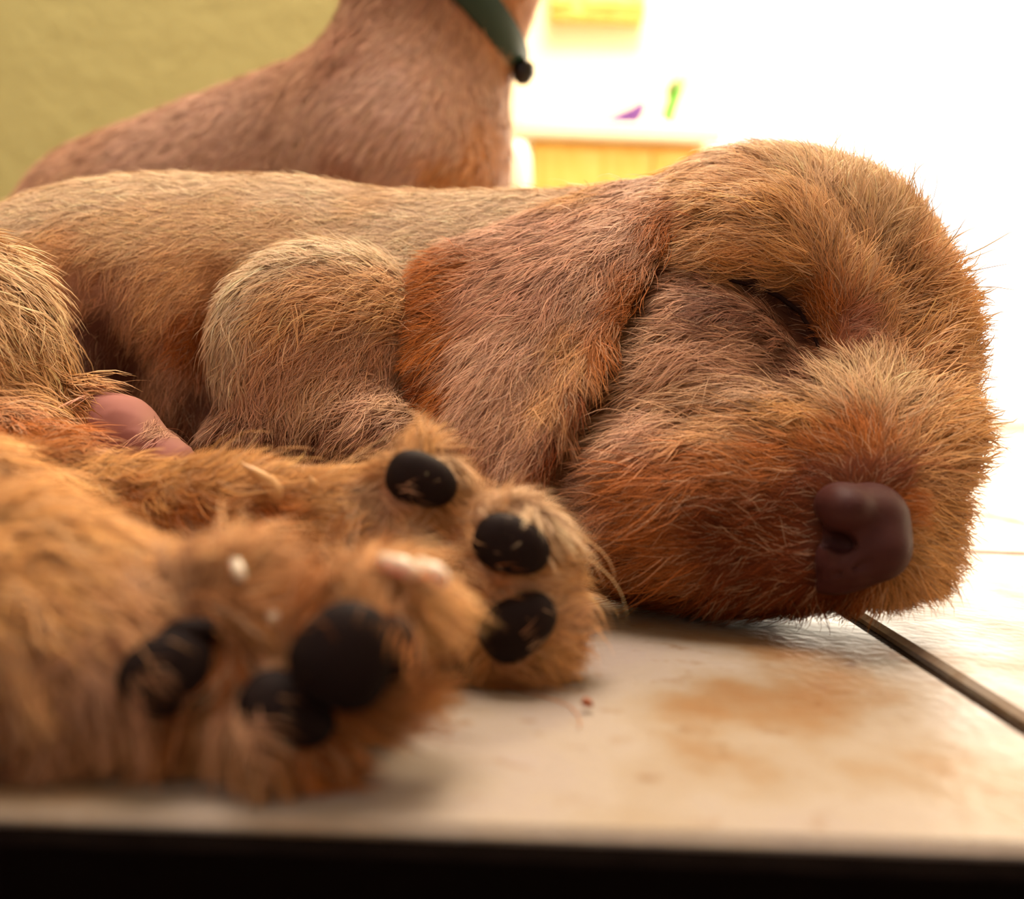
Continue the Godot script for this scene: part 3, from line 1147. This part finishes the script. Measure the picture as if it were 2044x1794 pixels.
	for q in [[190, 660, 110, lin(142, 104, 96)], [230, 740, 105, lin(132, 96, 90)], [150, 600, 110, pink]]:
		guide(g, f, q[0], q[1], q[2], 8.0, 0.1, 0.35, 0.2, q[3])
	# shoulder and tucked foreleg; highlight on top and left edge painted pale
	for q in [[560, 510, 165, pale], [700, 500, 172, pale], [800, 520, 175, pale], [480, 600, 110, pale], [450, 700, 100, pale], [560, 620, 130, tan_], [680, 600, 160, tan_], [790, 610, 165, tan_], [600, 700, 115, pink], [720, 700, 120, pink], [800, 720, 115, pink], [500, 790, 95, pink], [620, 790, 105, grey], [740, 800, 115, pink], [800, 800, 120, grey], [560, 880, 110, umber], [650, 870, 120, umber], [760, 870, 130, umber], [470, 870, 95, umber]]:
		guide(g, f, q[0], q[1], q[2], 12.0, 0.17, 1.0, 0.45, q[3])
	# thigh and hind legs
	for q in [[20, 530, 20, sand], [60, 600, 30, sand], [30, 680, 20, sand], [90, 690, 30, gold], [60, 780, 30, gold], [110, 830, 20, gold], [30, 880, 40, rust], [60, 960, 20, gold], [30, 1060, 20, gold], [20, 1150, 30, gold]]:
		guide(g, f, q[0], q[1], q[2], 19.0, 0.3, 1.0, 0.5, q[3])
	for q in [[180, 960, 10, gold], [300, 960, 5, gold], [420, 965, 0, gold], [250, 1020, 20, rust], [380, 1030, 30, rust], [520, 1020, 10, rust], [520, 960, 0, gold], [640, 960, -10, gold], [720, 960, 0, white], [640, 1030, 20, gold]]:
		guide(g, f, q[0], q[1], q[2], 11.0, 0.32, 1.0, 0.6, q[3], 0.30)
	for q in [[100, 1130, 10, gold], [250, 1120, 0, gold], [380, 1110, 0, tan_], [550, 1140, -10, tan_], [60, 1280, 60, tan_], [150, 1300, 60, pink], [120, 1420, 100, umber], [200, 1450, 100, tan_], [60, 1450, 100, umber], [250, 1200, 40, tan_]]:  # umber paints shade low on the near leg
		guide(g, f, q[0], q[1], q[2], 13.0, 0.35, 1.0, 0.4, q[3])
	# belly skin
	for q in [[190, 815, 0], [232, 842, 0], [270, 868, 0], [310, 895, 0]]:
		guide(g, f, q[0], q[1], 150, 8.0, 0.3, -1.0, 0.1, lin(246, 184, 178))
	# paws: tufts round the pads
	for q in [[760, 930, 200, gold], [840, 895, -60, gold], [930, 930, -20, pale], [750, 1010, 120, white], [900, 1040, 20, gold], [960, 1010, -20, pale], [1120, 1050, 10, pale], [1130, 1130, 10, gold], [930, 1100, 150, tan_], [960, 1170, -30, rust], [1060, 1170, -30, tan_], [1140, 1220, 10, pink], [1130, 1300, 30, tan_], [1050, 1345, 60, gold], [930, 1230, 160, gold], [950, 1290, 120, gold], [860, 1180, 30, tan_], [800, 1080, 0, pale], [870, 1080, 40, rust]]:
		guide(g, f, q[0], q[1], q[2], 12.0, 0.35, 1.0, 0.35, q[3], 0.27)
	for q in [[660, 1090, -30, tan_], [700, 1150, 0, tan_], [820, 1190, 10, gold], [840, 1260, 30, gold], [780, 1390, 10, gold], [700, 1430, 40, rust], [620, 1500, 80, rust], [480, 1500, 90, tan_], [340, 1490, 100, tan_], [260, 1400, 120, pink], [260, 1270, 200, pink], [330, 1190, 250, grey], [450, 1130, -80, tan_], [560, 1200, -30, rust], [590, 1280, -20, rust], [470, 1400, 80, pink], [450, 1470, 95, tan_], [520, 1330, 20, grey]]:
		guide(g, f, q[0], q[1], q[2], 13.0, 0.4, 1.0, 0.4, q[3])
	for q in [[450, 1285, 80, lin(104, 52, 36)], [475, 1345, 85, lin(96, 50, 36)], [440, 1400, 85, lin(120, 66, 44)], [640, 1400, 60, lin(110, 62, 40)], [300, 1240, 200, umber], [250, 1470, 110, umber], [420, 1500, 95, umber], [560, 1510, 90, rust]]:  # dark fur here paints shade between the toes and under the near paw
		guide(g, f, q[0], q[1], q[2], 9.0, 0.25, 1.0, 0.4, q[3], 0.27)
	for q in [[180, 1440, 95, tan_], [300, 1480, 110, tan_], [420, 1480, 80, gold], [520, 1500, 95, tan_], [640, 1490, 70, rust], [740, 1430, 40, gold], [800, 1390, 25, gold], [90, 1480, 100, umber]]:
		guide(g, f, q[0], q[1], q[2], 19.0, 0.55, 1.2, 0.7, q[3], 0.27)
	for q in [[790, 1350, 30, rust], [860, 1360, 60, rust], [960, 1350, 80, gold], [1100, 1000, -25, pale], [1125, 1170, 0, tan_], [840, 905, -85, gold], [640, 935, -80, gold]]:
		guide(g, f, q[0], q[1], q[2], 15.0, 0.6, 1.2, 0.6, q[3], 0.27)
	# head
	for q in [[1490, 345, 200, tan_, 9, 0.3], [1600, 325, 250, sand, 10, 0.4], [1700, 370, -70, sand, 12, 0.5], [1450, 400, 185, gold, 14, 0.25], [1560, 420, 215, gold, 14, 0.3], [1650, 460, -95, tan_, 14, 0.3], [1760, 450, -60, sand, 15, 0.45], [1700, 550, -60, tan_, 14, 0.25], [1780, 600, -25, tan_, 15, 0.3], [1850, 520, -35, tan_, 15, 0.5], [1880, 620, -15, gold, 15, 0.5],
			[1350, 450, 165, rust, 12, 0.3], [1320, 520, 160, deep, 12, 0.3], [1400, 490, 175, tan_, 14, 0.25], [1500, 500, 190, tan_, 14, 0.3], [1580, 540, 215, gold, 12, 0.25], [1650, 620, 240, rust, 9, 0.2], [1690, 650, 0, lin(190, 130, 110), 7, 0.2],
			[1450, 620, 178, umber, 12, 0.2], [1540, 650, 185, umber, 10, 0.18], [1350, 600, 165, pink, 13, 0.25], [1280, 680, 160, grey, 17, 0.32], [1250, 760, 155, grey, 18, 0.34], [1380, 700, 170, pink, 16, 0.28], [1500, 720, 185, pink, 13, 0.2], [1580, 740, 195, umber, 10, 0.2], [1400, 780, 165, grey, 14, 0.25], [1540, 790, 180, grey, 14, 0.25],
			[1200, 860, 165, grey, 14, 0.35], [1300, 860, 172, pink, 14, 0.25], [1450, 860, 178, tan_, 14, 0.22], [1600, 830, 195, gold, 14, 0.25], [1690, 770, 255, sand, 12, 0.3], [1745, 775, -70, sand, 13, 0.35], [1800, 800, -40, sand, 14, 0.4], [1850, 750, -25, tan_, 17, 0.5], [1885, 840, -12, gold, 20, 0.62], [1870, 890, 8, gold, 18, 0.55], [1880, 700, -25, gold, 16, 0.5],
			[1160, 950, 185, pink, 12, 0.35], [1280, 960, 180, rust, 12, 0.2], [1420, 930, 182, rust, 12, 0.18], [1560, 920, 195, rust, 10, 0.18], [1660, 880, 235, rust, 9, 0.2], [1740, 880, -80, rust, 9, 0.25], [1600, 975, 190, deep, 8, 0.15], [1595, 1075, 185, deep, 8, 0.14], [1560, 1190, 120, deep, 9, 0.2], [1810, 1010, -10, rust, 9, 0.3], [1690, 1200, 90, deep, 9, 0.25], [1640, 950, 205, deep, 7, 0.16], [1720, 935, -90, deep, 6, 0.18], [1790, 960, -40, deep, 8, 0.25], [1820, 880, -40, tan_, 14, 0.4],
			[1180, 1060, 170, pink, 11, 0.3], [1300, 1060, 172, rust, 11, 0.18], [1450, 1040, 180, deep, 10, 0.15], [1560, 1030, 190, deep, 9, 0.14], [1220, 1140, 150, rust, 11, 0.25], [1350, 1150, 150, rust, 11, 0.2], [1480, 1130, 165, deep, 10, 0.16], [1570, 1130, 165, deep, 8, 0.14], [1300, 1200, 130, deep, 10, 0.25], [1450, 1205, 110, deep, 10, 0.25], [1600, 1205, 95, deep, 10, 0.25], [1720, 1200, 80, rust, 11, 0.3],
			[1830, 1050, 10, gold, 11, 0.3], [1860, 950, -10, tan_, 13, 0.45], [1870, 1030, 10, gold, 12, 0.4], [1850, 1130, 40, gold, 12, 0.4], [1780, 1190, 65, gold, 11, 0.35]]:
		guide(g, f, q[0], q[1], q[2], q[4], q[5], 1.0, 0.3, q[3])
	for q in [[1440, 592, 182, umber], [1515, 622, 184, umber], [1560, 655, 190, umber], [1595, 705, 200, umber], [1470, 540, 188, gold], [1550, 562, 200, tan_], [1620, 600, 220, rust], [1660, 660, 235, rust], [1420, 570, 180, umber]]:
		guide(g, f, q[0], q[1], q[2], 10.0, 0.22, 1.3, 0.3, q[3])
	for q in [[1500, 572], [1545, 590], [1592, 622], [1622, 668]]:
		guide(g, f, q[0], q[1], 190, 6.0, 0.15, 0.12, 0.1, lin(70, 42, 34))
	for q in [[1690, 1030], [1735, 1060], [1700, 1120], [1750, 1095], [1670, 1140]]:
		guide(g, f, q[0], q[1], 200, 4.0, 0.15, 0.0, 0.1, lin(70, 40, 38))

	# ---- pads and claws
	var padm := mat(srgb(30, 20, 18), 0.6, 0.2)
	padm.normal_enabled = true
	padm.normal_scale = 0.5
	padm.normal_texture = noise_tex(0.09, [], 21, 3, 512, true, 5.0)
	padm.uv1_triplanar = true
	padm.uv1_scale = Vector3(60, 60, 60)
	for q in [[842, 958, 74, 54, 20, 1], [1022, 1088, 80, 58, 20, 1], [1036, 1248, 84, 60, -35, 1], [890, 1335, 60, 30, 0, 0], [338, 1345, 84, 92, 60, 0], [690, 1305, 108, 104, -60, 0], [800, 1300, 40, 76, -10, 0], [575, 1418, 102, 70, 25, 0], [385, 1262, 62, 30, -10, 0]]:
		var p := ray(f, q[0], q[1])
		var d := to_px(p).z
		var n := (f.grad(p, f.all) + (co - p).normalized() * 1.4).normalized()
		var ax := scr(q[4])
		ax = (ax - n * ax.dot(n)).normalized()
		var ay := n.cross(ax)
		var o := part("paw_pad", blob(p - n * 0.0004, ax * (q[2] * d / F), ay * (q[3] * d / F), n * 0.0042), padm, pup)
		for i in 7:
			var an := TAU * i / 7.0 + 0.4
			var away: Vector3 = ax * (cos(an) * 1.3 * q[2] * d / F) + ay * (sin(an) * 1.3 * q[3] * d / F)
			var inward: Vector3 = -away.normalized() if i % 3 == 1 else away.normalized()
			g.add(p + away - n * 0.002, inward, 0.0105 if q[5] > 0 else 0.016, 0.35 if q[5] > 0 else 0.5, 1.6, 0.5, ([gold, pale, tan_, rust, pink, gold, tan_] if q[5] > 0 else [gold, rust, tan_, rust, umber, gold, rust])[i])
		for an in [[0, 0], [0.55, 0], [-0.55, 0], [0, 0.5], [0, -0.5]]:
			g.add(p + ax * (an[0] * q[2] * d / F) + ay * (an[1] * q[3] * d / F), ax, 0.005, 0.3, -2.0, 0.1, lin(60, 44, 40))
	var clawm := mat(srgb(216, 196, 176), 0.3, 0.5)
	clawm.subsurf_scatter_enabled = true
	clawm.subsurf_scatter_strength = 0.3
	for q in [[778, 1126, 834, 1148, 21, 0.1705], [850, 1138, 892, 1162, 21, 0.1715], [474, 1132, 484, 1158, 13, 0.1690], [545, 1226, 548, 1250, 14, 0.1720]]:
		var d: float = q[5]
		var a2 := P(q[0], q[1], d)
		var b2 := P(q[2], q[3], d - 0.003)
		var m2 := (a2 + b2) * 0.5 + cb * Vector3(0, 0.0008, 0.001)
		var rr: float = q[4] * d / F
		part("claw", tube([a2 - (b2 - a2) * 0.4, a2, m2, b2.lerp(m2, 0.3), b2, b2 + (b2 - m2) * 0.2], [rr * 0.9, rr, rr * 0.95, rr * 0.8, rr * 0.5, rr * 0.1], 12), clawm, pup)

	var horn := mat(srgb(206, 160, 104), 0.4)
	for q in [[575, 1015, 478, 922, 22], [622, 1020, 618, 950, 24]]:
		var a3 := P(q[0], q[1], 0.249)
		var b3 := P(q[2], q[3], 0.244)
		var m3 := (a3 + b3) * 0.5 + cb * Vector3(0.001, 0.001, 0)
		var r3: float = q[4] * 0.247 / F
		part("dewclaw", tube([a3, a3.lerp(m3, 0.5), m3, m3.lerp(b3, 0.5), b3], [r3, r3 * 0.95, r3 * 0.75, r3 * 0.45, r3 * 0.06], 12), horn, pup)
	t0 = Time.get_ticks_msec()
	var got := g.look(f.verts)
	part("body", f.mesh(got[1]), skin_mat(), pup)

	# ---- closed eyelid seam
	var lidm := mat(srgb(44, 27, 23), 0.85, 0.2)
	var lp := []
	var lr := []
	for q in [[1405, 550], [1460, 560], [1510, 572], [1555, 592], [1595, 622], [1622, 665], [1634, 695]]:
		lp.append(ray(f, q[0], q[1]) - cb * Vector3(0, 0, -0.0003))
		lr.append(0.0003 + 0.0005 * sin(PI * lp.size() / 8.0))
	part("eyelid", tube(lp, lr, 10), lidm, pup)

	# ---- nose
	var nf := Field.new()
	egg(nf, 1722, 1078, 0.2760, 78, 84, 0.014, 20.0, 0.006)
	egg(nf, 1684, 1012, 0.2695, 56, 50, 0.0105, 15.0, 0.004)
	egg(nf, 1740, 1022, 0.2765, 62, 58, 0.013, 15.0, 0.006)
	egg(nf, 1758, 1096, 0.2715, 46, 50, 0.011, 0.0, 0.006)
	egg(nf, 1676, 1125, 0.2730, 46, 44, 0.010, -20.0, 0.005)
	egg(nf, 1672, 1156, 0.2790, 60, 26, 0.010, -12.0, 0.004)
	var slit := [[1626, 1056, 10], [1650, 1076, 17], [1680, 1082, 20], [1702, 1088, 15]]
	for deep_ in [0.001, 0.006]:
		for i in 3:
			var e: Array = slit[i]
			var h: Array = slit[i + 1]
			limb(nf, [e[0], e[1], 0.2665 + deep_ + 0.0035 * (1 - i * 0.5), e[2]], [h[0], h[1], 0.2655 + deep_, h[2]], 0.0015, true)
	limb(nf, [1650, 1152, 0.2670, 3], [1735, 1122, 0.2625, 3], 0.002, true)
	var nc := P(1715, 1080, 0.27)
	nf.build(nc - Vector3(0.024, 0.026, 0.022), nc + Vector3(0.024, 0.026, 0.024), 0.0008)
	var nm := mat(srgb(68, 36, 34), 0.42, 0.25)
	nm.normal_enabled = true
	nm.normal_scale = 0.9
	nm.normal_texture = noise_tex(0.07, [], 41, 2, 512, true, 7.0)
	nm.uv1_triplanar = true
	nm.uv1_scale = Vector3(90, 90, 90)
	var nose := part("nose", nf.mesh(), nm, pup)
	nose.set_meta("label", "dark leathery nose with an open nostril")

	# ---- ear
	var ev_ := PackedVector3Array()
	var en := PackedVector3Array()
	var ei := PackedInt32Array()
	var nu := 36
	var nv := 52
	for sidep in 2:
		for j in nv + 1:
			for i in nu + 1:
				var u := float(i) / nu
				var v := float(j) / nv
				var p := ear_point(u, v)
				var du := ear_point(minf(u + 0.01, 1), v) - ear_point(maxf(u - 0.01, 0), v)
				var dv := ear_point(u, minf(v + 0.01, 1)) - ear_point(u, maxf(v - 0.01, 0))
				var n := du.cross(dv).normalized()
				if n.dot(co - p) < 0:
					n = -n
				var rim := minf(minf(u, 1 - u) * 8.0, minf(v + 0.3, 1 - v) * 12.0)
				var th := 0.0018 * sqrt(clampf(rim * (2.0 - rim), 0.0, 1.0)) if rim < 1.0 else 0.0018
				ev_.append(p + n * (th if sidep == 0 else -th))
				en.append(n if sidep == 0 else -n)
	var half := (nu + 1) * (nv + 1)
	for sidep in 2:
		for j in nv:
			for i in nu:
				var q0 := sidep * half + j * (nu + 1) + i
				var q := [q0, q0 + 1, q0 + nu + 1, q0 + nu + 1, q0 + 1, q0 + nu + 2]
				var flat := (ev_[q[1]] - ev_[q[0]]).cross(ev_[q[2]] - ev_[q[0]])
				if flat.dot(en[q0]) > 0:
					q = [q0, q0 + nu + 1, q0 + 1, q0 + nu + 1, q0 + nu + 2, q0 + 1]
				for v in q:
					ei.append(v)
	var ge := Groom.new()
	ge.noise = fur_noise()
	ge.eye = co
	ge.rad = 0.0026
	var earc := lin(232, 192, 168)
	var eard := lin(216, 168, 144)
	for q in [[0.05, 0.05, 150, gold], [0.5, 0.05, 150, earc], [0.95, 0.03, 150, gold], [0.05, 0.2, 160, earc], [0.4, 0.2, 145, eard], [0.75, 0.2, 135, earc], [0.97, 0.2, 125, rust], [0.03, 0.36, 185, rust], [0.15, 0.38, 178, rust], [0.35, 0.38, 150, eard], [0.6, 0.38, 130, eard], [0.8, 0.38, 122, earc], [0.97, 0.38, 115, rust],
			[0.02, 0.5, 182, rust], [0.14, 0.5, 172, rust], [0.35, 0.52, 140, earc], [0.6, 0.52, 125, earc], [0.85, 0.52, 118, tan_], [0.98, 0.52, 110, rust], [0.02, 0.65, 175, deep], [0.14, 0.66, 160, rust], [0.35, 0.66, 135, earc], [0.6, 0.66, 122, earc], [0.85, 0.66, 115, tan_], [0.98, 0.66, 105, deep], [0.1, 0.8, 150, earc], [0.4, 0.82, 125, eard], [0.7, 0.82, 115, earc], [0.96, 0.82, 100, deep], [0.3, 0.97, 115, earc], [0.8, 0.97, 100, rust]]:
		ge.add(ear_point(q[0], q[1]), scr(q[2]), 0.0105, 0.11, 1.0, 0.3, q[3])
	var gote := ge.look(ev_)
	var ea := []
	ea.resize(Mesh.ARRAY_MAX)
	ea[Mesh.ARRAY_VERTEX] = ev_
	ea[Mesh.ARRAY_NORMAL] = en
	ea[Mesh.ARRAY_COLOR] = gote[1]
	ea[Mesh.ARRAY_INDEX] = ei
	var em := ArrayMesh.new()
	em.add_surface_from_arrays(Mesh.PRIMITIVE_TRIANGLES, ea)
	var ear := part("ear", em, skin_mat(), pup)

	if FUR:
		t0 = Time.get_ticks_msec()
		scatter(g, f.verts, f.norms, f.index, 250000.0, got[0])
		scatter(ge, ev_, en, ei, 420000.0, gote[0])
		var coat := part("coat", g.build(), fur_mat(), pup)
		coat.set_meta("kind", "stuff")
		var ec := part("ear_fringe", ge.build(), fur_mat(), ear)
		ec.set_meta("kind", "stuff")
		var gw2 := Groom.new()
		gw2.noise = g.noise
		gw2.eye = co
		gw2.gp = g.gp; gw2.gt = g.gt; gw2.gd = g.gd; gw2.gc = g.gc; gw2.gw = g.gw
		gw2.gl = g.gl.duplicate()
		gw2.gu = g.gu.duplicate()
		for i in gw2.gl.size():
			gw2.gl[i] = gw2.gl[i] * 0.6 + 0.014
			gw2.gu[i] = gw2.gu[i] * 0.8 + 0.38
		gw2.per = 4
		gw2.rad = 0.003
		gw2.seg = 6
		gw2.width = 0.00018
		for q in [[1780, 700, 110, 260, 60], [1500, 330, 300, 90, 34], [1700, 420, 180, 220, 40], [1230, 660, 330, 200, 60], [1420, 480, 260, 80, 14], [1120, 920, 260, 260, 34], [20, 560, 90, 300, 30], [420, 930, 300, 70, 14]]:
			for k in q[4]:
				var h := ray(f, q[0] + rng.randf() * q[2], q[1] + rng.randf() * q[3])
				if h != Vector3.INF:
					gw2.lp.append(h)
					gw2.ln.append(f.grad(h, f.all))
					gw2.lseed.append(rng.randi() & 0x7fffffff)
		var wi := part("wisps", gw2.build(), fur_mat(), pup)
		wi.set_meta("kind", "stuff")
		wi.set_meta("label", "long loose wiry hairs")

func crumbs() -> void:
	var m := mat(srgb(150, 84, 50), 0.8)
	var p := P(1160, 1432, 0.212)
	p.y = 0.0018
	var o := part("crumb", tube([p, p + Vector3(0.0006, 0.0004, 0.0002), p + Vector3(0.0016, 0.0002, 0.0004), p + Vector3(0.0024, -0.0004, 0.0002)], [0.0003, 0.0011, 0.0009, 0.0003], 8), m, self)
	o.set_meta("label", "tiny reddish brown crumb at the end of a loose hair on the tile")
	o.set_meta("category", "crumb")
	var hp := []
	for q in [[1035, 1378], [1070, 1386], [1105, 1396], [1135, 1408], [1152, 1424], [1158, 1440], [1156, 1452]]:
		var ray_d := (P(q[0], q[1], 1.0) - co)
		var h: Vector3 = co + ray_d * (co.y - 0.0006) / -ray_d.y
		hp.append(h)
	var lh := part("loose_hair", tube(hp, hp.map(func(_p): return 0.00013), 6), mat(srgb(190, 120, 60), 0.5), self)
	lh.set_meta("label", "single long reddish hair curling across the tile from the far paw")
	lh.set_meta("category", "hair")
